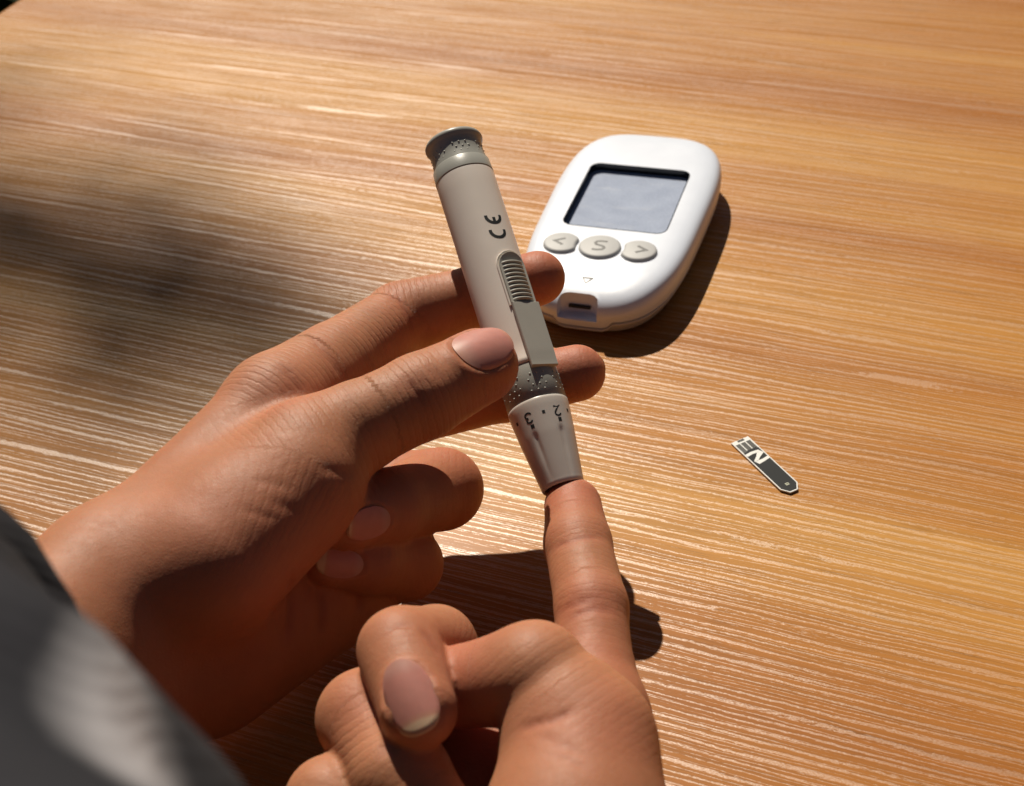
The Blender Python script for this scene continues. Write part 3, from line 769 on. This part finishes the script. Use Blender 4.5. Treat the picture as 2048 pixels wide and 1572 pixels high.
def pen():
    B, T = D(1127, 976, 322), D(909, 294, 353)
    z = unit(T - B); L = float(np.linalg.norm(T - B)); k = L / 106.0
    y = -unit((C_POS - (B + T) / 2) - z * ((C_POS - (B + T) / 2) @ z))     # -y faces the camera
    x = np.cross(y, z)
    m = Matrix.Identity(4)
    for i in range(3): m[i][0], m[i][1], m[i][2], m[i][3] = x[i] * 0.945, y[i] * 0.945, z[i] * k, B[i] / 1000
    root = empty('lancing_pen', mat=m)
    tag(root, 'beige and grey lancing pen pressed on the fingertip', 'lancing pen')
    def part(name, prof, mat, rmod=None, close=False, seg=96):
        V, Fc = [], []; lathe(V, Fc, prof, seg, rmod, close)
        return sharp(fix_normals(mesh_obj(name, V, Fc, mat, root)), 40)
    def rad(zz):                                             # outer radius of the pen
        return float(np.interp(zz, [0, 6, 14, 21.5, 23.5, 24, 33.5, 34, 60, 94, 95], [5.45, 6.25, 7.25, 7.95, 8.0, 7.95, 7.85, 7.95, 8.1, 8.15, 8.15]))
    def wrap(s_, zz, hh):                                    # s_ = angle (deg), zz = height, hh = above the surface
        r = rad(zz) + hh; a = R(s_); return (r * math.sin(a), -r * math.cos(a), zz)
    def flute(ph, zz):
        d = 0
        for c in (-22, 35, 92, 149, 206, 263):
            e = (math.degrees(ph) - c + 180) % 360 - 180
            d -= 0.28 * math.exp(-(e / 5.5) ** 2) * max(0, min(1, (15 - zz) / 1.6)) * max(0, min(1, (zz - 0.5) / 9))
        return d
    nose = [(3.2, 3.2), (1.2, 4.2), (0.35, 4.75), (0.0, 5.1), (0.12, 5.35), (0.5, 5.55)] + [(zz, rad(zz)) for zz in np.linspace(1.2, 21.5, 34)] + [(22.6, 8.0), (23.1, 8.0), (23.35, 7.85), (23.4, 7.0)]
    part('depth_cap', nose, M_NOSE, flute, seg=180)
    part('needle_guard', [(3.0, 0.01), (3.0, 3.4), (3.6, 3.4)], M_DARK)
    part('collar', [(23.4, 6.9), (23.4, 7.7), (23.7, 7.93), (33.0, 7.78), (33.6, 7.6), (33.6, 6.5)], M_GREY)
    body = [(33.6, 6.6), (33.6, 7.8), (33.9, 7.98), (34.9, 8.05), (35.2, 7.95)] + [(zz, rad(zz)) for zz in (40, 50, 60, 70, 80, 90, 94)] + [(94.6, 8.1), (94.8, 7.9), (94.8, 7.0)]
    part('barrel', body, M_CREAM)
    part('end_ring', [(94.8, 7.0), (94.8, 8.0), (95.0, 8.2), (98.6, 8.0), (98.8, 7.85), (98.8, 7.0)], M_GREY)
    part('end_cap', [(98.8, 7.0), (98.8, 7.7), (99.4, 7.62), (100.6, 7.4), (102.2, 7.28), (103.6, 7.35), (104.8, 7.5), (105.5, 7.8), (105.9, 8.05), (106.4, 8.2), (106.9, 8.15), (107.4, 7.9), (107.8, 7.2), (108.1, 5.5), (108.2, 0.5)], M_GREY, close=True)
    # grip dots
    def dots(name, rows, rr, phs):
        V, Fc = [], []
        for zi, zz in enumerate(rows):
            for p0 in phs:
                a = R(p0 + (6 if zi % 2 else 0)); c = np.array([rr * math.sin(a), -rr * math.cos(a), zz]); n = np.array([math.sin(a), -math.cos(a), 0]); t1 = np.array([math.cos(a), math.sin(a), 0]); t2 = np.array([0, 0, 1.])
                i0 = len(V); V.append(c + n * 0.34)
                for ring, (q, hgt) in enumerate(((0.24, 0.26), (0.38, -0.12))):
                    for j in range(8):
                        b = 2 * math.pi * j / 8; V.append(c + (t1 * math.cos(b) + t2 * math.sin(b)) * q + n * hgt)
                for j in range(8):
                    Fc.append((i0, i0 + 1 + j, i0 + 1 + (j + 1) % 8)); Fc.append((i0 + 1 + j, i0 + 9 + j, i0 + 9 + (j + 1) % 8, i0 + 1 + (j + 1) % 8))
        o = fix_normals(mesh_obj(name, V, Fc, M_GREY, root)); o['kind'] = 'stuff'
    dots('cap_dots', [100.3, 101.7, 103.1], 7.2, [q for q in range(-170, 180, 14) if (q // 14) % 4 != 2])
    dots('collar_dots', [25.3, 26.9, 28.5, 30.1], 7.70, [q for q in range(-170, 180, 13) if (q // 13) % 4 != 2])
    # CE mark, reading along the barrel
    def ce(name, pts_list, zc, w=0.95):
        V, Fc = [], []
        q = 180 / (math.pi * 8.1)
        for pts in pts_list:
            ribbon(V, Fc, [(31 - b * q, zc + a) for a, b in pts], w, lambda s_, zz, hh: wrap(s_, zz, hh), 0.05)
        return V, Fc
    def ce_obj(name, pts_list, zc):
        q = 180 / (math.pi * 8.1); V, Fc = [], []
        for pts in pts_list:
            ribbon(V, Fc, [(-b, a) for a, b in pts], 0.85, lambda X, Y, hh: wrap(31 + X * q, zc + Y, hh), 0.05)
        return fix_normals(mesh_obj(name, V, Fc, M_INK, root, smooth=False))
    ce_obj('printed_letter', [arc(1.1, 0, 2.1, 2.1, 80, 280, 20)], 72.0)
    ce_obj('printed_letter', [arc(1.1, 0, 2.1, 2.1, 80, 280, 20), [(-0.9, 0), (0.75, 0)]], 76.6)
    # numbers and marks of the depth dial (turned upside down)
    def stroke(name, lines, ang, zc, w=0.42):
        q = 180 / (math.pi * 7.8); V, Fc = [], []
        for pts in lines:
            ribbon(V, Fc, [(-a, -b) for a, b in pts], w, lambda X, Y, hh: wrap(ang + X * q, zc + Y, hh), 0.04)
        return fix_normals(mesh_obj(name, V, Fc, M_INK, root, smooth=False))
    three = [arc(0, 0.62, 0.78, 0.62, 165, -80, 14), arc(0, -0.66, 0.88, 0.70, 80, -165, 14)]
    two = [arc(0, 0.6, 0.8, 0.68, 170, -25, 14) + [(0.2, -0.4), (-0.75, -1.25), (0.95, -1.25)]]
    stroke('dial_number', three, -23, 18.6); stroke('dial_number', two, 36, 18.6)
    for ang in (-21, 37): stroke('dial_mark', [[(0, -0.55), (0, 0.55)]], ang, 16.2, 1.0)
    for ang in (-54, 8, 65, 122, 180, 238): stroke('dial_mark', [[(0, -0.42), (0, 0.42)]], ang, 18.9, 0.75)
    # slide button: a cream frame, ribbed pad and long grey slide
    AC = 38.0
    q = 180 / (math.pi * 8.1)
    def pad(name, outline, h0, h1, mat, bev=0.35, taper=0.5):
        V, Fc = [], []; n = len(outline)
        c = np.mean(np.array(outline), 0)
        for s_, hh in ((1.0, h0), (1.0, h1 - bev), (1 - taper * 0.06, h1 - bev * 0.3), (1 - taper * 0.14, h1)):
            for a, b in outline:
                V.append(wrap(AC + (c[0] + (a - c[0]) * s_) * q, c[1] + (b - c[1]) * (1 - (1 - s_) * 0.4), hh))
        for k_ in range(3):
            for j in range(n): Fc.append((k_ * n + j, k_ * n + (j + 1) % n, (k_ + 1) * n + (j + 1) % n, (k_ + 1) * n + j))
        # top: grid of quads across so that it follows the barrel
        top = 3 * n
        half = n // 2
        for j in range(half - 1):
            Fc.append((top + j, top + j + 1, top + n - 2 - j, top + n - 1 - j))
        return sharp(fix_normals(mesh_obj(name, V, Fc, mat, root)), 50)
    def stadium(w, z0, z1, round_top=True):
        pr = [(w, z) for z in np.linspace(z0, z1 - (w if round_top else 0), 12)]
        if round_top: pr += [(w * math.cos(R(a)), z1 - w + w * math.sin(R(a))) for a in np.linspace(8, 88, 9)]
        pl = [(-a, b) for a, b in pr[::-1]]
        return pr + pl
    pad('slide_frame', stadium(4.4, 50.0, 66.6), -0.4, 0.55, M_CREAM, 0.3, 0.3)
    pad('slide_base', stadium(3.75, 49.0, 65.8), 0.0, 0.92, M_SLIDE, 0.2, 0.2)
    for i in range(10):
        z0 = 51.4 + i * 1.25
        V, Fc = [], []
        prof = [(-0.42, 0.3), (-0.34, 0.85), (-0.16, 1.12), (0.1, 1.14), (0.32, 0.9), (0.42, 0.3)]
        aa = np.linspace(-3.3, 3.3, 13)
        for a in aa:
            for b, hh in prof:
                V.append(wrap(AC + a * q, z0 + b + 0.25 * (1 - (a / 3.3) ** 2), 0.3 + (hh - 0.3) * (1 - abs(a / 3.3) ** 6 * 0.8)))
        n = len(prof)
        for i2 in range(len(aa) - 1):
            for j in range(n - 1): Fc.append((i2 * n + j, i2 * n + j + 1, (i2 + 1) * n + j + 1, (i2 + 1) * n + j))
        fix_normals(mesh_obj('rib', V, Fc, M_SLIDE, root))
    pad('slide', stadium(3.8, 31.5, 50.6, False), -0.6, 1.6, M_SLIDE, 0.4, 0.5)
    return root
pen()

# ------------------------------------------------------------------ glucose meter
def meter():
    ct = G(1199, 494, 15.6)
    ang = R(68.66 - 90 + 1)
    U = np.array([math.cos(ang), math.sin(ang), 0])
    org = ct + U * 1.3; org[2] = 0
    root = empty('glucose_meter', mat=Matrix.Translation(Vector(org / 1000)) @ Matrix.Rotation(ang, 4, 'Z') @ Matrix.Diagonal((1, 1, 0.88, 1)))
    tag(root, 'white blood glucose meter with grey buttons lying on the table', 'glucose meter')
    N = 160
    def outline():
        P = []
        for i in range(N):
            a = 2 * math.pi * i / N; c, s = math.cos(a), math.sin(a)
            n, b = (3.6, 55.0) if s >= 0 else (3.2, 52.5)
            r = (abs(c / 27.4) ** n + abs(s / b) ** n) ** (-1 / n)
            P.append((r * c * (1 + 0.0011 * r * s), 24 + r * s))
        return np.array(P)
    O = outline()
    # even spacing
    seg = np.linalg.norm(np.roll(O, -1, 0) - O, axis=1); cum = np.concatenate([[0], np.cumsum(seg)]); tot = cum[-1]
    OO = np.vstack([O, O[:1]]); tt = np.linspace(0, tot, N, endpoint=False)
    O = np.stack([np.interp(tt, cum, OO[:, 0]), np.interp(tt, cum, OO[:, 1])], 1)
    tg = np.roll(O, -1, 0) - np.roll(O, 1, 0); nr = np.stack([tg[:, 1], -tg[:, 0]], 1); nr /= np.linalg.norm(nr, axis=1)[:, None]
    def slope(v): 
        d = np.maximum(0, -9 - v) / 22; return -4.0 * d * d
    def seam(p):
        s = np.clip((9.5 - np.abs(p[:, 0])) / 2.2, 0, 1) * (p[:, 1] < -16); s = s * s * (3 - 2 * s); return 6.6 - 2.6 * s
    def shell(name, prof, mat, closed_top, closed_bot):
        V, Fc = [], []
        for inset, zz, use_seam, sl in prof:
            Q = O - nr * inset
            zc = np.full(N, zz) + sl * slope(Q[:, 1])
            if use_seam: zc = seam(O) + zz
            for (a, b), z_ in zip(Q, zc): V.append((a, b, z_))
        nR = len(prof)
        for i in range(nR - 1):
            for j in range(N): Fc.append((i * N + j, i * N + (j + 1) % N, (i + 1) * N + (j + 1) % N, (i + 1) * N + j))
        if closed_top:
            last = V[-N:]; c = np.array([0, 24])
            for s_ in (0.75, 0.5, 0.25):
                i0 = len(V)
                for a, b, z_ in last:
                    q = c + (np.array([a, b]) - c) * s_
                    V.append((q[0], q[1], 17.3 + float(slope(np.array([q[1]]))[0])))
                for j in range(N): Fc.append((i0 - N + j, i0 - N + (j + 1) % N, i0 + (j + 1) % N, i0 + j))
            Fc.append(tuple(len(V) - N + j for j in range(N)))
        if closed_bot: Fc.append(tuple(reversed(range(N))))
        return fix_normals(mesh_obj(name, V, Fc, mat, root))
    up = shell('upper_shell', [(4.5, 6.9, False, 0), (1.2, 0.5, True, 0), (0.75, 0.55, True, 0), (0.45, 0.8, True, 0), (0.1, 3.0, True, 0), (0.0, 11.0, False, 0.4), (0.12, 12.8, False, 0.7), (0.5, 14.2, False, 0.9), (1.2, 15.4, False, 1), (2.2, 16.2, False, 1), (3.7, 16.8, False, 1), (6.0, 17.15, False, 1), (9.0, 17.3, False, 1)], M_WHITE, True, True)
    shell('lower_shell', [(9, 0.4, False, 0), (6.0, 0.5, False, 0), (3.6, 1.2, False, 0), (2.2, 2.4, False, 0), (1.2, -1.4, True, 0), (0.5, -0.3, True, 0), (0.8, -0.05, True, 0), (4.0, 0.0, True, 0)], M_LOWER, False, True)
    shell('seam_gasket', [(2.2, -1.2, True, 0), (1.9, -0.9, True, 0), (1.9, 1.4, True, 0), (2.2, 1.6, True, 0)], M_DARK, False, False)
    # openings cut into the upper shell
    def rrect(cx, cy, w, hgt, r, n=8):
        P = []
        for qx, qy, a0 in ((1, 1, 0), (-1, 1, 90), (-1, -1, 180), (1, -1, 270)):
            for i in range(n + 1):
                a = R(a0 + 90 * i / n); P.append((cx + qx * (w / 2 - r) + r * math.cos(a), cy + qy * (hgt / 2 - r) + r * math.sin(a)))
        return P
    def prism(P, z0, z1, P1=None):
        n = len(P); V = [(a, b, z0) for a, b in P] + [(a, b, z1) for a, b in (P1 or P)]
        Fc = [tuple(reversed(range(n))), tuple(range(n, 2 * n))] + [(j, (j + 1) % n, n + (j + 1) % n, n + j) for j in range(n)]
        return V, Fc
    scr = rrect(0.0, 32.4, 35.4, 41.4, 3.6)
    SD = 3.6
    cut = []
    V, Fc = prism(scr, 17.3 - SD, 25); cut.append(mesh_obj('cut', V, Fc, None, root))
    # strip port: arched notch sinking from the end
    arch = [(a * 1.08 - 1.5, b - 0.5) for a, b in ((5.9, -40), (5.9, -26.4), (5.4, -24.8), (4.4, -23.9), (3.0, -23.5), (-3.0, -23.5), (-4.4, -23.9), (-5.4, -24.8), (-5.9, -26.4), (-5.9, -40))]
    arch2 = [(a * 1.03, b + 0.9) for a, b in arch]
    V, Fc = prism(arch, 7.6, 20, arch2); cut.append(mesh_obj('cut', V, Fc, None, root))
    for c in cut:
        fix_normals(c)
        md = up.modifiers.new('b', 'BOOLEAN'); md.object = c; md.operation = 'DIFFERENCE'; md.solver = 'EXACT'
    dg = bpy.context.evaluated_depsgraph_get(); dg.update()
    me = bpy.data.meshes.new_from_object(up.evaluated_get(dg)); up.modifiers.clear(); up.data = me
    for c in cut: bpy.data.objects.remove(c)
    sharp(up, 28)
    # black lining of the screen well and the display
    inn = rrect(0.0, 32.4, 35.1, 41.1, 3.45); n = len(inn)
    inn2 = rrect(0.0, 32.4, 34.7, 40.7, 3.3)
    zt, zb = 17.33, 17.3 - SD + 0.12
    V = [(a, b, zb) for a, b in scr] + [(a * 0.9995, b, zt) for a, b in inn] + [(a, b, zt) for a, b in inn2] + [(a, b, zb) for a, b in inn2]
    V = [(a, b, zb) for a, b in inn] + [(a, b, zt) for a, b in inn] + [(a, b, zt) for a, b in inn2] + [(a, b, zb) for a, b in inn2]
    Fc = [(k * n + j, k * n + (j + 1) % n, (k + 1) * n + (j + 1) % n, (k + 1) * n + j) for k in range(3) for j in range(n)]
    sharp(fix_normals(mesh_obj('screen_surround', V, Fc, M_BLACKGLOSS, root)), 40)
    V, Fc = prism(rrect(0.0, 32.4, 34.65, 40.65, 3.25), zb - 0.05, zb + 0.5)
    mesh_obj('display', V, Fc, M_LCD, root, smooth=False)
    # port slot
    V, Fc = [], []; box(V, Fc, (-5.0, -24.9, 9.8), (2.0, -23.3, 10.7)); mesh_obj('strip_slot', V, Fc, M_DARK, root, smooth=False)
    V, Fc = [], []; box(V, Fc, (-5.0, -28.0, 7.4), (1.8, -26.8, 7.95)); bevel(mesh_obj('slot_lip', V, Fc, M_WHITE, root, smooth=False), 0.0002, 2)
    # buttons
    def button(name, P, mat=M_BUTTON):
        P = np.array(P); n = len(P); c = P.mean(0)
        tg_ = np.roll(P, -1, 0) - np.roll(P, 1, 0); nn = np.stack([tg_[:, 1], -tg_[:, 0]], 1); nn /= np.linalg.norm(nn, axis=1)[:, None]
        V, Fc = [], []
        rings = [(-0.15, 16.6), (0.0, 17.5), (0.12, 18.0), (0.42, 18.35), (0.9, 18.5)]
        for ins, zz in rings:
            for a, b in P - nn * ins: V.append((a, b, zz))
        for i in range(len(rings) - 1):
            for j in range(n): Fc.append((i * n + j, i * n + (j + 1) % n, (i + 1) * n + (j + 1) % n, (i + 1) * n + j))
        Fc.append(tuple((len(rings) - 1) * n + j for j in range(n)))
        return fix_normals(mesh_obj(name, V, Fc, mat, root))
    def bite(cx, sgn):
        P = []
        for i in range(64):
            a = 2 * math.pi * i / 64
            p = np.array([cx + 6.1 * math.cos(a), 5.8 * math.sin(a)])
            d = np.array([p[0] * 1.0, p[1] * 1.05]); l = np.linalg.norm(d)
            if l < 7.9: p = p * (7.9 / max(l, 1e-6)) if l > 0.1 else p
            P.append(p)
        # smooth
        P = np.array(P)
        for _ in range(3): P = (np.roll(P, 1, 0) + 2 * P + np.roll(P, -1, 0)) / 4
        P[:, 0] -= 1.2
        return P
    bl = button('button', bite(-12.7, 1)); bc = button('button', arc(-1.2, 0, 6.9, 6.5, 0, 360 - 360 / 64, 64)); br = button('button', bite(12.7, -1))
    def eng(parent, lines, cx, cy, z=18.5, w=0.95, mat=M_ENGRAVE, name='button_symbol'):
        V, Fc = [], []
        for pts in lines: ribbon(V, Fc, [(cx + a, cy + b) for a, b in pts], w, lambda X, Y, hh: (X, Y, z + hh), 0.04)
        fix_normals(mesh_obj(name, V, Fc, mat, parent, smooth=False))
    eng(bl, [[(1.5, 1.9), (-1.6, 0), (1.5, -1.9)]], -14.6, 0.1)
    eng(br, [[(-1.5, 1.9), (1.6, 0), (-1.5, -1.9)]], 12.4, 0.1)
    S = arc(0.1, 1.25, 1.75, 1.25, 35, 200, 12) + arc(0.0, -1.25, 1.85, 1.3, 60, -150, 14)
    S = [(2.0, 2.5), (0.2, 2.55), (-1.3, 2.2), (-1.75, 1.3), (-1.2, 0.4), (0, 0.05), (1.2, -0.3), (1.8, -1.2), (1.3, -2.2), (-0.2, -2.6), (-2.0, -2.55)]
    eng(bc, [S], -1.2, 0, w=0.95)
    zt = 17.3 + float(slope(np.array([-20.5]))[0])
    V, Fc = [], []
    tri = [(-2.4, -16.6), (0.8, -16.6), (-0.8, -19.2), (-2.4, -16.6)]
    ribbon(V, Fc, tri, 0.32, lambda X, Y, hh: (X, Y, 17.3 + float(slope(np.array([Y]))[0]) + hh), 0.03)
    fix_normals(mesh_obj('insert_arrow', V, Fc, M_ENGRAVE, root, smooth=False))
meter()

# ------------------------------------------------------------------ test strip
def strip():
    a, b = G(1463, 889), G(1495, 875); tip = (G(1597, 968) + G(1553, 978)) / 2
    mid = (a + b) / 2
    v = unit(tip - mid); ang = math.atan2(v[1], v[0]) - math.pi / 2
    root = empty('test_strip', mat=Matrix.Translation(Vector(mid / 1000)) @ Matrix.Rotation(ang, 4, 'Z') @ Matrix.Rotation(R(0.5), 4, 'X'))
    tag(root, 'small black and white test strip lying alone on the wood', 'test strip')
    w, L = 2.85, 25.8
    def plate(name, P, z0, z1, mat):
        n = len(P); V = [(x, y, z0) for x, y in P] + [(x, y, z1) for x, y in P]
        Fc = [tuple(reversed(range(n))), tuple(range(n, 2 * n))] + [(j, (j + 1) % n, n + (j + 1) % n, n + j) for j in range(n)]
        return fix_normals(mesh_obj(name, V, Fc, mat, root, smooth=False))
    # +x is the far long side (v to the tip, x right of it)
    plate('base', [(-w, 0), (w, 0), (w, L - 2.4), (w - 1.6, L), (-w + 1.6, L), (-w, L - 2.4)], 0.05, 0.5, M_STRIPWHITE)
    e = w - 0.34
    plate('black_print', [(-e, 5.6), (e, 5.6), (e, L - 2.5), (w - 1.75, L - 0.4), (-w + 1.75, L - 0.4), (-e, L - 2.5)], 0.3, 0.55, M_STRIPBLACK)
    for x0, x1, y0, y1 in ((-1.1, 1.0, 0.12, 0.95), (-2.4, -1.0, 1.6, 5.0), (-0.65, 0.75, 1.6, 5.0), (1.1, 2.45, 1.6, 5.595)):
        plate('contact_pad', [(x0, y0), (x1, y0), (x1, y1), (x0, y1)], 0.3, 0.54, M_STRIPPAD)
    plate('black_print', [(-2.4, 5.1), (1.05, 5.1), (1.05, 5.595), (-2.4, 5.595)], 0.3, 0.545, M_STRIPBLACK)
    V, Fc = [], []
    ribbon(V, Fc, [(2.5, 7.0), (0.5, 6.7), (-1.5, 6.9), (-1.75, 7.6), (0.0, 9.0), (1.55, 10.3), (1.2, 11.0), (-0.6, 10.9), (-2.5, 10.5)], 1.05, lambda X, Y, hh: (X, Y, 0.55 + hh), 0.03)
    fix_normals(mesh_obj('printed_zigzag', V, Fc, M_STRIPWHITE, root, smooth=False))
    plate('sample_window', [(-0.55, L - 3.7), (0.5, L - 3.7), (0.5, L - 2.75), (-0.55, L - 2.75)], 0.4, 0.575, M_OLIVE)
    for x0, y0 in ((-0.3, L - 3.4),): plate('window_slit', [(x0, y0), (x0 + 0.5, y0), (x0 + 0.5, y0 + 0.2), (x0, y0 + 0.2)], 0.4, 0.585, M_STRIPBLACK)
strip()

# ------------------------------------------------------------------ shrub beyond the table: fills the corner, its shoot shades the table
def shrub():
    rng = random.Random(4)
    leafm = NT('dark_leaf'); n = leafm.noise(leafm.co(), 14, 2)
    LM = leafm.out(color=leafm.ramp(n, [(0.3, (0.012, 0.030, 0.008)), (0.7, (0.03, 0.07, 0.02))]), rough=0.5)
    bk = NT('bark'); BM = bk.out(color=bk.ramp(bk.noise(bk.co((1, 1, 0.2)), 60, 4), [(0.3, (0.035, 0.025, 0.018)), (0.7, (0.09, 0.07, 0.05))]), rough=0.9)
    c = np.array([-1150, 1900, -750.])
    root = empty('shrub', tuple(c / 1000)); tag(root, 'dark green leafy shrub in the shade beyond the table edge', 'shrub')
    V, Fc = [], []
    def tube(P, r0, r1, seg=8):
        i0 = len(V); m = len(P)
        for i, p in enumerate(P):
            a = unit(P[min(i + 1, m - 1)] - P[max(i - 1, 0)]); e1 = unit(np.cross(a, (0.3, 0.1, 1) if abs(a[2]) < 0.9 else (1, 0, 0))); e2 = np.cross(a, e1)
            r = r0 + (r1 - r0) * i / (m - 1)
            for j in range(seg):
                b = 2 * math.pi * j / seg; V.append(p + r * (math.cos(b) * e1 + math.sin(b) * e2))
        for i in range(m - 1):
            for j in range(seg): Fc.append((i0 + i * seg + j, i0 + i * seg + (j + 1) % seg, i0 + (i + 1) * seg + (j + 1) % seg, i0 + (i + 1) * seg + j))
    # the limb whose shadow lies soft on the table
    far = S_DIR * 6800
    tp = [G(*q) + far for q in ((-700, 470), (-350, 500), (0, 540), (300, 610), (500, 662), (720, 712))]
    sg = [60, 56, 42, 27, 15, 5]
    k = c + np.array([0, 0, 900.])
    tube([c, lerp(c, k, 0.5) + np.array([30, 10, 0]), k, lerp(k, tp[0], 0.5) + np.array([-60, 0, 100]), tp[0]], 40, 22)
    for i_ in range(5): tube([tp[i_], lerp(tp[i_], tp[i_ + 1], 0.5), tp[i_ + 1]], 20 - 3.4 * i_, 16.6 - 3.4 * i_)
    for _ in range(14):
        a = rng.uniform(0, 6.28); r = rng.uniform(250, 620); p = c + np.array([r * math.cos(a), r * math.sin(a), rng.uniform(500, 980)])
        tube([c + np.array([0, 0, rng.uniform(50, 500)]), lerp(c, p, 0.6) + np.array([0, 0, 100]), p], 16, 4, 6)
    mesh_obj('branches', V, Fc, BM, root, keep_world=True)
    V, Fc = [], []
    def leaf(p, s):
        d = unit([rng.gauss(0, 1), rng.gauss(0, 1), rng.gauss(0, 0.6)]); u = unit(np.cross(d, [rng.gauss(0, 1), rng.gauss(0, 1), rng.gauss(0, 1)]))
        i0 = len(V); V.extend([p, p + d * s * 0.5 + u * s * 0.24, p + d * s, p + d * s * 0.5 - u * s * 0.24]); Fc.append((i0, i0 + 1, i0 + 2, i0 + 3))
    for _ in range(9000):
        while True:
            q = np.array([rng.uniform(-1, 1), rng.uniform(-1, 1), rng.uniform(-1, 1)])
            if q @ q < 1: break
        leaf(c + np.array([0, 0, 560]) + q * np.array([700, 600, 520]), rng.uniform(50, 95))
    e1 = unit(np.cross(S_DIR, (0, 0, 1))); e2 = np.cross(S_DIR, e1)
    for _ in range(330):
        f = rng.uniform(0, 4.999); i_ = int(f); f -= i_
        sgm = sg[i_] * (1 - f) + sg[i_ + 1] * f
        if rng.random() > 0.35 + sgm / 60: continue
        p = lerp(tp[i_], tp[i_ + 1], f) + e1 * rng.gauss(0, sgm * 0.8) + e2 * rng.gauss(0, sgm * 1.25) + S_DIR * rng.gauss(0, 60)
        leaf(p, rng.uniform(30, 50))
    o = mesh_obj('foliage', V, Fc, LM, root, smooth=False, keep_world=True); o['kind'] = 'stuff'
shrub()
